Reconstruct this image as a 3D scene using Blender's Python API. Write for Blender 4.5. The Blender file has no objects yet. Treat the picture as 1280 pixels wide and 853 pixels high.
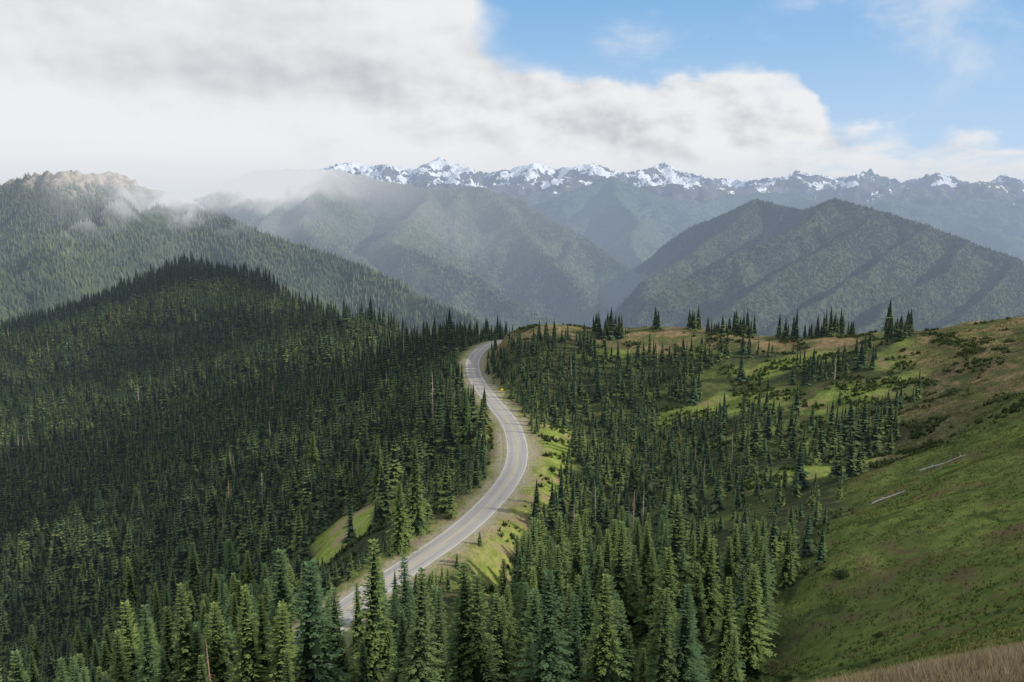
import bpy, math, random
import numpy as np
from mathutils import Vector
random.seed(7); rng=np.random.default_rng(7)
scene=bpy.context.scene
coll=scene.collection
F=1067.0; PIT=math.radians(8.3); CP,SP=math.cos(PIT),math.sin(PIT)
SEL=math.radians(29); SAZ=math.radians(99)
# ---------- image pixel helpers: rays through image coordinates from the camera at the origin ----------
def ray(px,py):
    u=(px-640)/F; v=(426.5-py)/F
    return u, CP+v*SP, -SP+v*CP
def sv(px,py,Y):
    a,b,c=ray(px,py); s=Y/b
    return (a*s,Y,c*s)
def onz(px,py,z):
    a,b,c=ray(px,py); s=z/c
    return (a*s,b*s,z)
def proj(x,y,z):
    d=y*CP-z*SP; h=y*SP+z*CP
    d=np.maximum(d,1e-3)
    return 640+F*x/d, 426.5-F*h/d
# ---------- noise ----------
_pr=np.random.default_rng(3); PERM=_pr.permutation(512)
GA=_pr.random(512)*2*np.pi; GX,GY=np.cos(GA),np.sin(GA)
def pn(x,y,seed=0):
    xi=np.floor(x).astype(np.int64); yi=np.floor(y).astype(np.int64)
    xf=x-xi; yf=y-yi
    u=xf*xf*xf*(xf*(xf*6-15)+10); v=yf*yf*yf*(yf*(yf*6-15)+10)
    def g(i,j,dx,dy):
        h=PERM[(PERM[(i+seed*37)&511]+j)&511]
        return GX[h]*dx+GY[h]*dy
    a=g(xi,yi,xf,yf); b=g(xi+1,yi,xf-1,yf); c=g(xi,yi+1,xf,yf-1); d=g(xi+1,yi+1,xf-1,yf-1)
    return (a+(b-a)*u)+((c+(d-c)*u)-(a+(b-a)*u))*v
def fbm(x,y,o=4,seed=0):
    s=0;a=1.0;f=1.0
    for i in range(o):
        s=s+a*pn(x*f,y*f,seed+i*5); a*=.5; f*=2.03
    return s*1.3
def sst(a,b,x):
    t=np.clip((x-a)/(b-a),0,1); return t*t*(3-2*t)
# ---------- mesh helpers ----------
def mesh_np(name,V,faces,k):
    V=np.asarray(V,np.float32); faces=np.asarray(faces,np.int32).reshape(-1,k)
    me=bpy.data.meshes.new(name)
    me.vertices.add(len(V)); me.vertices.foreach_set("co",V.ravel())
    me.loops.add(faces.size); me.loops.foreach_set("vertex_index",faces.ravel())
    me.polygons.add(len(faces)); me.polygons.foreach_set("loop_start",np.arange(0,faces.size,k,dtype=np.int32))
    me.update(calc_edges=True); me.validate()
    return me
def addobj(name,me,mat=None,**props):
    o=bpy.data.objects.new(name,me); coll.objects.link(o)
    if mat and me is not None and len(me.materials)==0: me.materials.append(mat)
    for k,v in props.items(): o[k]=v
    return o
def fattr(me,name,arr):
    a=me.attributes.new(name,'FLOAT','POINT'); a.data.foreach_set("value",np.asarray(arr,np.float32).ravel())
def smooth(me): me.polygons.foreach_set("use_smooth",np.ones(len(me.polygons),dtype=bool)); me.update()
def gridfaces(nx,ny):
    i=np.arange(nx-1)[None,:]; j=np.arange(ny-1)[:,None]
    a=j*nx+i
    return np.stack([a,a+1,a+nx+1,a+nx],-1).reshape(-1,4)
# ---------- node helper ----------
class NT:
    def __init__(s,nt): s.nt=nt; s.n=nt.nodes; s.l=nt.links
    def new(s,t,**kw):
        n=s.n.new(t)
        for k,v in kw.items(): setattr(n,k,v)
        return n
    def put(s,sock,v):
        if v is None: return
        if hasattr(v,'is_output') : s.l.new(v,sock)
        else: sock.default_value=v
    def m(s,op,a,b=None,c=None,clamp=False):
        n=s.new('ShaderNodeMath',operation=op,use_clamp=clamp)
        s.put(n.inputs[0],a); s.put(n.inputs[1],b)
        if c is not None: s.put(n.inputs[2],c)
        return n.outputs[0]
    def ss(s,x,a,b,lo=0.,hi=1.):
        n=s.new('ShaderNodeMapRange',interpolation_type='SMOOTHSTEP')
        s.put(n.inputs[0],x); s.put(n.inputs[1],a); s.put(n.inputs[2],b); s.put(n.inputs[3],lo); s.put(n.inputs[4],hi)
        return n.outputs[0]
    def noise(s,vec,scale,detail=4,rough=.55,dist=0.):
        n=s.new('ShaderNodeTexNoise'); s.put(n.inputs['Vector'],vec)
        n.inputs['Scale'].default_value=scale; n.inputs['Detail'].default_value=detail
        n.inputs['Roughness'].default_value=rough; n.inputs['Distortion'].default_value=dist
        return n.outputs[0]
    def mix(s,f,a,b):
        n=s.new('ShaderNodeMix',data_type='RGBA'); s.put(n.inputs[0],f)
        for k,v in ((6,a),(7,b)):
            if isinstance(v,tuple) and len(v)==3: v=(*v,1)
            s.put(n.inputs[k],v)
        return n.outputs[2]
    def comb(s,x,y,z):
        n=s.new('ShaderNodeCombineXYZ'); s.put(n.inputs[0],x); s.put(n.inputs[1],y); s.put(n.inputs[2],z); return n.outputs[0]
    def attr(s,name):
        n=s.new('ShaderNodeAttribute',attribute_name=name); return n.outputs['Fac']
def newmat(name):
    m=bpy.data.materials.new(name); m.use_nodes=True
    m.node_tree.nodes.clear(); m.cycles.emission_sampling='NONE'
    return m,NT(m.node_tree)
PAINTED_HAZE=(.38,.47,.63)  # airlight colour, painted onto surfaces as emission growing with distance from the origin
def finish(N,color,rough=.9,bump=None,bstr=.5,bdist=.2,paint_haze=True,trans=0.,paint_fog=False,spec=.2,hl=11000.):
    b=N.new('ShaderNodeBsdfPrincipled') if spec>0 else N.new('ShaderNodeBsdfDiffuse')
    if spec>0:
        N.put(b.inputs['Base Color'],color if not isinstance(color,tuple) else (*color,1))
        N.put(b.inputs['Roughness'],rough); b.inputs['Specular IOR Level'].default_value=spec
    else: N.put(b.inputs['Color'],color)
    if bump is not None:
        bn=N.new('ShaderNodeBump'); bn.inputs['Strength'].default_value=bstr; bn.inputs['Distance'].default_value=bdist
        N.put(bn.inputs['Height'],bump); N.l.new(bn.outputs[0],b.inputs['Normal'])
    sh=b.outputs[0]
    if trans>0:
        t=N.new('ShaderNodeBsdfTranslucent'); N.put(t.inputs[0],color)
        mx=N.new('ShaderNodeMixShader'); mx.inputs[0].default_value=trans
        N.l.new(sh,mx.inputs[1]); N.l.new(t.outputs[0],mx.inputs[2]); sh=mx.outputs[0]
    if paint_haze:
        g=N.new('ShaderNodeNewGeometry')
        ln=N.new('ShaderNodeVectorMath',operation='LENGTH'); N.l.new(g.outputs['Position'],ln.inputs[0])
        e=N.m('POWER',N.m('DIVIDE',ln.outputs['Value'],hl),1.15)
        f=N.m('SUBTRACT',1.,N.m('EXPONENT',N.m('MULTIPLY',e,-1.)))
        em=N.new('ShaderNodeEmission'); em.inputs[0].default_value=(*PAINTED_HAZE,1)
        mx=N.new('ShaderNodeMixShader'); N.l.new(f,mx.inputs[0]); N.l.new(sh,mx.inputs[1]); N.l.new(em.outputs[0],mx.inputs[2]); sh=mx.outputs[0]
        if paint_fog:
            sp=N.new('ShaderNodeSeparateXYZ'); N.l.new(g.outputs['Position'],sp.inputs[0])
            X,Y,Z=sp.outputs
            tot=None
            for (cx,cy,rx,ry,z0,z1,k) in PAINTED_FOG:
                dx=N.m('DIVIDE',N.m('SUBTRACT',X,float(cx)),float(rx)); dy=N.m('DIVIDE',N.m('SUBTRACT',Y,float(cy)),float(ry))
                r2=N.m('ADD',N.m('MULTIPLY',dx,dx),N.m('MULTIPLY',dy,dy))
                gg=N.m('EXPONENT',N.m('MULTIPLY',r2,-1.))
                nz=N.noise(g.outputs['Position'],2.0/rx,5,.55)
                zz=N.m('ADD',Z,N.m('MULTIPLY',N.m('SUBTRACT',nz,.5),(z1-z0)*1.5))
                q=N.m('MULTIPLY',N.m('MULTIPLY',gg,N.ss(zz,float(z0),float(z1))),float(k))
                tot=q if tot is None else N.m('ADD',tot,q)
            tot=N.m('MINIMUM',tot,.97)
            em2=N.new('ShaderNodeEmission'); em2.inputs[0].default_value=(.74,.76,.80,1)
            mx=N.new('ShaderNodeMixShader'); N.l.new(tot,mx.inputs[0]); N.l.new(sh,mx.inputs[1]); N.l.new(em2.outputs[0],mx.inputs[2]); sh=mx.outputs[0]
    o=N.new('ShaderNodeOutputMaterial'); N.l.new(sh,o.inputs[0])
# cx,cy,rx,ry,z0,z1,k   low mist painted on the crests as surface emission
PAINTED_FOG=[(-880,2450,230,800,-50,110,1.15),(-1850,5150,740,1500,-10,225,1.8),(-1100,4300,1300,1300,-400,200,.28)]
def pos(N): return N.new('ShaderNodeNewGeometry').outputs['Position']

# ---------- ROAD centreline ----------
RZ=-56.0
rp=[(300,872),(350,828),(395,795),(430,765),(480,729),(530,696),(575,664),(608,634),(632,606),(645,580),(646,555),(638,530),(620,507),(602,485),(592,466),(592,449),(604,435),(622,427.5),(650,425)]
RC=np.array([onz(a,b,RZ) for a,b in rp])
def catmull(P,n=12):
    out=[]
    for i in range(len(P)-1):
        p0=P[max(i-1,0)];p1=P[i];p2=P[i+1];p3=P[min(i+2,len(P)-1)]
        for k in range(n):
            t=k/n
            out.append(.5*((2*p1)+(-p0+p2)*t+(2*p0-5*p1+4*p2-p3)*t*t+(-p0+3*p1-3*p2+p3)*t**3))
    out.append(P[-1]); return np.array(out)
RD=catmull(RC,14)
for _ in range(6): RD[1:-1,:2]=(RD[:-2,:2]+2*RD[1:-1,:2]+RD[2:,:2])/4
def road_dist(x,y):
    sh=np.shape(x); x=np.ravel(x); y=np.ravel(y)
    d=np.full(x.shape,1e9)
    m=(x>-200)&(x<150)&(y>40)&(y<460)
    xx=x[m];yy=y[m];dd=np.full(xx.shape,1e9)
    S=RD[::2]
    for a,b in zip(S[:-1],S[1:]):
        vx,vy=b[0]-a[0],b[1]-a[1]; L=vx*vx+vy*vy+1e-9
        t=np.clip(((xx-a[0])*vx+(yy-a[1])*vy)/L,0,1)
        dd=np.minimum(dd,np.hypot(xx-a[0]-t*vx,yy-a[1]-t*vy))
    d[m]=dd
    return d.reshape(sh)
def road_x(y): return np.interp(y,RD[:,1],RD[:,0])
# ---------- terrain ----------
cps=[]
for p in RC: cps.append(tuple(p))
img=[ # right side / knoll
(620,740,139),(700,853,90),(800,853,86),(900,853,80),(940,853,78),(1000,800,84),(1000,740,96),(1000,700,104),(1100,760,82),(1200,800,52),(1280,780,48),(1280,700,72),(1150,700,95),
(1280,600,112),(1280,500,155),(1280,450,205),(1280,404,262),(1180,411,272),(1060,419,284),(950,426,300),(860,409,322),(800,419,312),(740,412,325),(700,404,332),(650,407,342),(620,421,352),
(660,450,292),(650,500,262),(750,480,272),(850,480,262),(900,520,237),(1000,480,242),(1000,560,190),(1100,500,212),(1180,560,165),(1100,620,140),(950,620,158),(880,600,180),(750,560,217),(700,620,182),(800,700,141),(900,700,125),(720,520,245),
(560,426,425),(480,411,540),(400,382,680),(320,352,820),(235,337,950),(150,366,950),(100,395,900),(0,420,860),(-150,445,850),(-350,460,850),
(200,450,650),(300,450,565),(450,480,400),(550,480,330),(350,550,330),(200,550,400),(0,550,480),(0,700,330),(0,853,232),(-200,700,330),(-200,853,230),(-300,560,500),(200,700,260),(200,853,170),(400,700,190),(440,650,196),(500,600,216),(560,560,236),(550,610,205),(350,853,117),(500,853,95),(560,440,360),
(1150,853,13),(1280,812,20),(1280,853,14),(1040,853,12)]
for a in img: cps.append(sv(*a))
cps+=[(0,0,-1.75),(10,0,-.6),(30,0,3),(60,10,0),(-12,0,-7),(-40,10,-24),(0,-20,5),(30,-30,10),(0,30,-21),(-20,50,-38),(-60,60,-52),(10,50,-31),(90,60,-14),(130,110,-22),(160,180,-30),(200,260,-34),
(-140,60,-95),(-260,120,-135),(40,390,-85),(120,390,-80),(220,360,-75),(0,480,-115),(150,520,-200),(20,560,-190),(250,520,-210),(-50,720,-190),(-140,930,-190),(-230,1120,-200),(-420,1200,-180),(-700,1150,-240),(0,1000,-380),(200,800,-400),(400,500,-210),(-900,1000,-200),(-700,500,-165),(-400,1400,-330),(-900,1300,-330)]
C=np.array(cps); CX=C[:,:2]; CZ=C[:,2]
def ker(dx,dy): return np.sqrt(dx*dx+dy*dy+144.)
n=len(C)
K=ker(CX[:,None,0]-CX[None,:,0],CX[:,None,1]-CX[None,:,1])+np.eye(n)*-0.8
P=np.hstack([np.ones((n,1)),CX/500.])
A=np.block([[K,P],[P.T,np.zeros((3,3))]])
W=np.linalg.solve(A,np.concatenate([CZ,np.zeros(3)]))
def Hn(x,y):
    x=np.asarray(x,float); y=np.asarray(y,float)
    xc=np.clip(x,-1000,700); yc=np.clip(y,-120,1500)
    z=W[n]+W[n+1]*xc/500+W[n+2]*yc/500
    for i in range(n): z=z+W[i]*ker(xc-CX[i,0],yc-CX[i,1])
    r=np.hypot(x,y)
    am=sst(8,90,r)
    z=z+am*(fbm(x/45,y/45,4,1)*2.6)+am*fbm(x/9,y/9,3,9)*.5+sst(300,700,r)*fbm(x/160,y/160,4,4)*11
    d=road_dist(x,y)
    w=1-sst(5.0,13,d)
    z=z*(1-w)+(RZ-.12)*w
    q=np.maximum(np.maximum(sst(1250,1650,y),sst(800,1300,-x)),np.maximum(sst(500,900,x),sst(60,400,-y)))
    return z*(1-q)+(-700)*q
def axis(lo,hi,st,far_lo,far_hi,g=1.35):
    a=list(np.arange(lo,hi+st*.5,st)); s=st*4;v=a[-1]
    while v<far_hi: v+=s; a.append(v); s*=g
    s=st*4; v=a[0]; pre=[]
    while v>far_lo: v-=s; pre.append(v); s*=g
    return np.array(pre[::-1]+a)
xs=axis(-600,330,2.4,-45000,45000)
ya=list(np.arange(-40,420,2.2)); v=ya[-1];s=2.4
while v<1500: v+=s; ya.append(v); s*=1.012
s=40
while v<70000: v+=s; ya.append(v); s*=1.3
pre=[];v=-40;s=8
while v>-6000: v-=s; pre.append(v); s*=1.4
ys=np.array(pre[::-1]+ya)
GXX,GYY=np.meshgrid(xs,ys)
ZZ=Hn(GXX,GYY)
# zones
def xb(y): return np.interp(y,[0,12,60,80,95,120,140,150,165,200,260,330],[-4,-2,16,23,33,45,57,66,74,94,122,150])
def pl_dist(x,y,pts):
    d=np.full(np.shape(x),1e9)
    for a,b in zip(pts[:-1],pts[1:]):
        vx,vy=b[0]-a[0],b[1]-a[1]; L=vx*vx+vy*vy
        t=np.clip(((x-a[0])*vx+(y-a[1])*vy)/L,0,1)
        d=np.minimum(d,np.hypot(x-a[0]-t*vx,y-a[1]-t*vy))
    return d
GULLY=[(12,226),(11,207),(5,172),(-1,142),(-4,122)]
CLEAR=[(-41,189,12.5,20),(-128,190,6,8),(-110,165,7,6),(-160,235,8,8),(-230,270,12,9),(-190,330,9,12)]
MEAD=[(62,240,20,9),(92,222,15,9),(62,166,15,7),(95,262,24,8),(36,296,8,4),(122,240,16,14),(58,205,10,5)]
def ell(x,y,L):
    v=np.zeros(np.shape(x))
    for cx,cy,rx,ry in L:
        r=np.hypot((x-cx)/rx,(y-cy)/ry)+fbm(x/10,y/10,3,21)*.5
        v=np.maximum(v,1-sst(.8,1.15,r))
    return v
def mead(x,y): return ell(x,y,MEAD+CLEAR)
def slope_zone(x,y):
    return sst(-4,4,x-xb(y)+fbm(x/14,y/14,3,11)*7)
def crest(x,y):
    c=np.interp(x,[-12,0,20,70,110,180],[322,317,309,288,264,237])
    return sst(-7,4,y-c+fbm(x/20,y/20,2,31)*12)*(x>-6)
CLUMP=[(37,316,7,5),(55,318,2,2),(67,315,3,3),(80,308,9,4),(97,297,4,4),(109,289,9,5),(127,280,3,3),(150,214,8,13),(163,236,7,8),(120,262,4,5)]
def density(x,y):
    d=road_dist(x,y); rx=road_x(y)
    right=(x>rx)&(y<400)
    nz=.75*fbm(x/28,y/22,2,41)+.35*fbm(x/9,y/8,2,44)
    bias=.15+.42*sst(80,45,x-rx)+sst(190,120,y)*.8-.22*sst(60,105,x)
    dn=np.where(right, .012+.988*sst(-.04,.04,nz+bias), np.where((nz<-.62),.3,1.0))
    dn=dn*(1-mead(x,y))
    g=pl_dist(x,y,GULLY); dn=np.where((g<2.8+nz*4),0.,dn)
    sz=slope_zone(x,y)
    dn=np.where(right,dn*(1-sz*np.where(y<160,1.,.995)),dn)
    dn=np.where(right,dn*(1-crest(x,y)*.997),dn)
    m=4.4+2.2*(x<rx)*(y>185)+1.6*(nz>.1)+.2*(x>rx)
    dn=np.where(d<m,0,dn)
    dn=np.where((y<66),0,dn)
    dn=np.where(right&(y<150)&(x<60),dn*.78,dn)
    dn=np.where((x>-32)&(x<-14)&(y>168)&(y<215)&(x<rx),dn*.6,dn)
    dn=np.where((np.abs(x+38)<13)&(y<176)&(y>150),dn*.6,dn)
    return np.clip(dn,0,1)
me=mesh_np("ground",np.stack([GXX,GYY,ZZ],-1).reshape(-1,3),gridfaces(len(xs),len(ys)),4); smooth(me)
rdv=road_dist(GXX,GYY); sz=slope_zone(GXX,GYY); md=mead(GXX,GYY); cr=crest(GXX,GYY)
g=pl_dist(GXX,GYY,GULLY)
dry=np.clip(cr*1.0+.85*sst(140,200,GYY)*sz+ sst(10,0,g-2)*.2*(GYY<165),0,1)
strawn=1-sst(22,32,np.hypot(GXX,GYY)+fbm(GXX/4,GYY/4,2,3)*6)
openr=(GXX>road_x(GYY))&(GYY<400)
lush=np.clip(md+sst(7,3,g)+ sz*.8*(1-dry)+.45*openr*sst(.1,-.2,fbm(GXX/28,GYY/22,2,41)),0,1)*(1-strawn)
fattr(me,"dry",dry);fattr(me,"straw",strawn);fattr(me,"lush",lush);fattr(me,"gravel",1-sst(3.2,4.4,rdv));fattr(me,"bank",(1-sst(5,9,rdv)));fattr(me,"painted_sun",np.clip(ell(GXX,GYY,CLEAR)+.35*ell(GXX,GYY,MEAD)+.5*sst(7,3,g),0,1))
m_ground,N=newmat("ground_meadow")
p=pos(N)
n1=N.noise(p,.06,3,.6); n2=N.noise(p,.5,4,.65); n3=N.noise(p,3.0,3,.7); n4=N.noise(p,.11,4,.65,1.0)
lush_a=N.attr("lush"); 
base=N.mix(N.ss(n2,.35,.65),(.035,.044,.022),(.068,.074,.034))
grass=N.mix(N.ss(n2,.30,.70),(.088,.120,.030),(.155,.185,.050))
grass=N.mix(N.ss(n4,.50,.66),grass,(.140,.112,.055))
grass=N.mix(N.ss(n4,.46,.34),grass,(.050,.076,.024))
grass=N.mix(N.m('MULTIPLY',N.ss(n3,.5,.72),.4),grass,(.05,.065,.022))
c=N.mix(lush_a,base,grass)
painted_sun=N.mix(N.ss(n2,.38,.62),(.22,.30,.045),(.36,.40,.095)); painted_sun=N.mix(N.ss(n4,.51,.60),painted_sun,(.40,.32,.17))  # sunlight on the clearings painted in as brighter grass, with tan patches
c=N.mix(N.m('MULTIPLY',N.attr("painted_sun"),.85),c,painted_sun)
dr=N.mix(N.ss(n2,.30,.70),(.15,.105,.055),(.26,.19,.105)); dr=N.mix(N.ss(n4,.43,.58),dr,(.085,.098,.036))
c=N.mix(N.m('MULTIPLY',N.attr("dry"),N.ss(n1,.25,.5)),c,dr)
bk=N.mix(N.ss(n2,.4,.6),(.13,.16,.04),(.26,.24,.11)); bk=N.mix(N.ss(n4,.48,.58),bk,(.24,.19,.12))
c=N.mix(N.m('MULTIPLY',N.attr("bank"),.85),c,bk)
c=N.mix(N.attr("straw"),c,N.mix(N.ss(n3,.35,.65),(.15,.12,.07),(.28,.23,.15)))
c=N.mix(N.attr("gravel"),c,N.mix(n3,(.26,.23,.17),(.36,.33,.26)))
hb=N.m('ADD',N.m('MULTIPLY',n2,1.2),N.m('MULTIPLY',n3,.4))
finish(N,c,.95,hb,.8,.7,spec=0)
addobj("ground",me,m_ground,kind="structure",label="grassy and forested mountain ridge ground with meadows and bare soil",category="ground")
# ---------- road ----------
tan=np.gradient(RD[:,:2],axis=0); tan/=np.linalg.norm(tan,axis=1)[:,None]
nor=np.stack([tan[:,1],-tan[:,0]],1)   # right side
arc=np.concatenate([[0],np.cumsum(np.linalg.norm(np.diff(RD[:,:2],axis=0),axis=1))])
def strip(name,offs,z,mat,wl=None,wr=None,**pr):
    V=[];k=len(offs)
    for i in range(len(RD)):
        for j,o in enumerate(offs):
            oo=o
            if j==0 and wl is not None: oo=o-wl[i]
            if j==k-1 and wr is not None: oo=o+wr[i]
            V.append((RD[i,0]+nor[i,0]*oo,RD[i,1]+nor[i,1]*oo,z[j] if hasattr(z,'__len__') else z))
    me=mesh_np(name,V,gridfaces(k,len(RD)),4)
    fattr(me,"across",np.tile(offs,len(RD))); fattr(me,"along",np.repeat(arc,k))
    smooth(me); me.flip_normals()
    return addobj(name,me,mat,**pr)
m_as,N=newmat("asphalt"); p=pos(N)
ac=N.attr("across"); al=N.attr("along")
n1=N.noise(p,.35,4,.6); n3=N.noise(p,18,2,.7)
vv=N.comb(N.m('MULTIPLY',ac,1.6),N.m('MULTIPLY',al,.04),0.); nt=N.noise(vv,1.,3,.5)
c=N.mix(n1,(.29,.275,.26),(.39,.375,.355)); c=N.mix(N.m('MULTIPLY',N.ss(nt,.45,.65),.5),c,(.22,.21,.20))
trk=N.m('ABSOLUTE',N.m('SUBTRACT',N.m('ABSOLUTE',ac),1.35)); c=N.mix(N.m('MULTIPLY',N.ss(trk,.6,0.),.3),c,(.19,.185,.18))
c=N.mix(N.m('MULTIPLY',n3,.3),c,(.18,.175,.17))
finish(N,c,.9,n3,.3,.01,paint_haze=False)
m_gr,N=newmat("gravel"); p=pos(N); n1=N.noise(p,.5,5,.6); n3=N.noise(p,7,3,.7)
c=N.mix(n1,(.25,.22,.16),(.38,.34,.27)); c=N.mix(N.ss(n3,.4,.7),c,(.17,.15,.11)); c=N.mix(N.ss(n1,.48,.62),c,(.18,.20,.06))
finish(N,c,.95,n3,.6,.05,spec=0,paint_haze=False)
m_wp,N=newmat("white_road_paint"); p=pos(N); n1=N.noise(p,3,3,.6); finish(N,N.mix(N.ss(n1,.4,.7),(.66,.66,.63),(.42,.41,.40)),.7,paint_haze=False)
m_yp,N=newmat("yellow_road_paint"); p=pos(N); n1=N.noise(p,3,3,.6); finish(N,N.mix(N.ss(n1,.4,.7),(.52,.42,.16),(.34,.31,.22)),.7,paint_haze=False)
nzr=fbm(arc/6,arc*0,3,5); nzl=fbm(arc/6,arc*0+9,3,6)
wr=.1+.5*np.abs(nzr)+3.6*np.exp(-((RD[:,1]-272)/9)**2); wl=.1+.5*np.abs(nzl)
strip("road_shoulder",[-3.1,-2.6,0,2.6,3.1],[RZ-.06,RZ-.01,RZ-.01,RZ-.01,RZ-.06],m_gr,wl,wr,kind="structure",label="pale gravel shoulder along the mountain road",category="road shoulder")
strip("road",[-2.6,-1.4,0,1.4,2.6],[RZ+.0,RZ+.05,RZ+.09,RZ+.05,RZ+.0],m_as,kind="structure",label="winding grey two lane asphalt mountain road",category="road")
def zc(o):
    o=abs(o); return RZ+(.09-.04*o/1.4 if o<1.4 else .05-.05*(o-1.4)/1.2)+.012
for o,mt,lb in ((-2.32,m_wp,"faded white edge line painted on the asphalt road"),(2.32,m_wp,"faded white edge line painted on the asphalt road"),(-.1,m_yp,"faded yellow centre line painted on the asphalt road"),(.1,m_yp,"faded yellow centre line painted on the asphalt road")):
    strip("road_marking",[o-.045,o+.045],[zc(o-.045),zc(o+.045)],mt,kind="structure",label=lb,category="road marking")
# ---------- mountains ----------
def mk_segs(polys,spur_len,spur_gap,spur_drop,seed=0,nsp=99):
    r=random.Random(seed); segs=[]
    for pi,pl in enumerate(polys):
        pl=[np.array(q,float) for q in pl]
        for a,b in zip(pl[:-1],pl[1:]): segs.append((a,b,0))
        lf=1. if pi<nsp else .22
        for a,b in zip(pl[:-1],pl[1:]):
            L=np.linalg.norm((b-a)[:2]); t=r.random()*spur_gap
            while t<L:
                p=a+(b-a)*t/L; d=(b-a)[:2]/L
                for sgn in (1,-1):
                    pd=np.array([d[1],-d[0]])*sgn
                    if pd[1]>.5 and pi<nsp: continue
                    an=r.uniform(-.35,.35); ca,sa=math.cos(an),math.sin(an)
                    pd=np.array([pd[0]*ca-pd[1]*sa,pd[0]*sa+pd[1]*ca])
                    sl=spur_len*r.uniform(.6,1.15)*lf; prev=p; k=4 if lf==1. else 1
                    dm=1. if lf==1. else 1.6
                    for i in range(k):
                        an=r.uniform(-.22,.22); ca,sa=math.cos(an),math.sin(an)
                        pd=np.array([pd[0]*ca-pd[1]*sa,pd[0]*sa+pd[1]*ca])
                        q=prev+np.array([pd[0]*sl/k,pd[1]*sl/k,-sl/k*spur_drop*dm*(1.2-.13*i)*r.uniform(.8,1.2)])
                        segs.append((prev,q,1))
                        for s2 in (1,-1):
                            if k>1 and r.random()<.8:
                                a2=s2*r.uniform(.5,.95); c2,s_2=math.cos(a2),math.sin(a2)
                                p2=np.array([pd[0]*c2-pd[1]*s_2,pd[0]*s_2+pd[1]*c2]); l2=sl*.22*r.uniform(.6,1.2)
                                m0=prev+(q-prev)*r.random()
                                segs.append((m0,m0+np.array([p2[0]*l2,p2[1]*l2,-l2*spur_drop*1.8]),2))
                        prev=q
                t+=spur_gap*r.uniform(.7,1.3)*(1. if lf==1. else .6)
    return segs
def build_mtn(polys,bounds,res,slope,spur_len,spur_gap,spur_drop,warp,amp,seed,rough=1.0,nsp=99,crag=0.,cen=None):
    x0,x1,y0,y1=bounds
    xs=np.arange(x0,x1,res[0]); ys=np.arange(y0,y1,res[1]); X,Y=np.meshgrid(xs,ys)
    segs=mk_segs(polys,spur_len,spur_gap,spur_drop,seed,nsp)
    s=spur_gap
    WX=X+fbm(X/s,Y/s,4,seed)*warp; WY=Y+fbm(X/s+31,Y/s+7,4,seed+2)*warp
    H=np.full(X.shape,-900.); D0=np.full(X.shape,1e9)
    for a,b,l in segs:
        vx,vy=b[0]-a[0],b[1]-a[1]; L=vx*vx+vy*vy+1e-6
        t=np.clip(((WX-a[0])*vx+(WY-a[1])*vy)/L,0,1)
        d=np.hypot(WX-a[0]-t*vx,WY-a[1]-t*vy)
        h=a[2]+(b[2]-a[2])*t-slope*d
        H=np.maximum(H,h)
        if l==0: D0=np.minimum(D0,d)
    rid=1-np.abs(fbm(X/(s*.5),Y/(s*.5),5,seed+9))*1.6
    H=H+(rid-.75)*amp*sst(0,s*.6,D0)+fbm(X/(s*.12),Y/(s*.12),4,seed+4)*amp*.16*rough
    if crag>0: H=H+crag*np.exp(-D0/120)*(1-2*np.abs(fbm(X/70,Y/90,5,seed+6)))*(1 if cen is None else np.exp(-((X-cen)/420)**2))
    H=np.maximum(H,-760)
    return xs,ys,X,Y,H
def mtn_mat(name,tree=(.036,.054,.032),tree2=(.070,.090,.046),rock=(.24,.21,.18),tl0=9e9,tl1=9e9,snow=None,scale=.03,fog=True,bd=8.,hl=11000.):
    m,N=newmat(name); p=pos(N)
    g=N.new('ShaderNodeNewGeometry'); sp=N.new('ShaderNodeSeparateXYZ'); N.l.new(g.outputs['Position'],sp.inputs[0]); Z=sp.outputs[2]
    f1=N.noise(p,scale,3,.7); f2=N.noise(p,scale*.12,3,.6)
    c=N.mix(N.ss(f1,.38,.64),tree,tree2); c=N.mix(N.m('MULTIPLY',N.ss(f2,.45,.62),.5),c,(.09,.105,.055))
    if tl0<1e8:
        f3=N.noise(p,scale*.35,4,.7)
        zz=N.m('ADD',Z,N.m('MULTIPLY',N.m('SUBTRACT',f3,.5),(tl1-tl0)*2.4))
        rk=N.mix(N.ss(f1,.35,.65),rock,tuple(v*.5 for v in rock)); rk=N.mix(N.ss(f3,.5,.62),rk,(.11,.12,.055))
        c=N.mix(N.ss(zz,tl0,tl1),c,rk)
    if snow:
        zz=N.m('ADD',Z,N.m('MULTIPLY',N.m('SUBTRACT',N.noise(p,scale*.45,4,.72),.5),snow[1]))
        c=N.mix(N.ss(zz,snow[0],snow[0]+60.),c,(.9,.92,.95))
    finish(N,c,.95,f1,1.0,bd,paint_fog=fog,spec=0,hl=hl)
    return m
def spts(l): return [sv(*q) for q in l]
def add_mtn(R,mat,label,cat="mountain",nm="mountain"):
    xs,ys,X,Y,H=R
    me=mesh_np(nm,np.stack([X,Y,H],-1).reshape(-1,3),gridfaces(len(xs),len(ys)),4); smooth(me)
    return addobj(nm,me,mat,kind="structure",label=label,category=cat)
A1=spts([(-300,250,2700),(-120,240,2500),(0,234,2400),(40,224,2360),(75,215,2350),(110,226,2400),(135,219,2450),(190,236,2450),(250,256,2400),(330,288,2300),(420,322,2200),(520,360,2050),(600,395,1950),(690,440,1900)])
RA=build_mtn([A1],(-2700,500,1150,2900),(10,9),.85,1250,430,.24,40,34,11,crag=20,cen=-1250)
B1=spts([(120,285,5000),(230,246,5100),(330,211,5200),(415,210,5300),(470,226,5200),(545,235,5000),(610,233,5000),(650,249,4900),(700,283,4700),(760,318,4500),(822,352,4300),(850,410,4200)])
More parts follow.
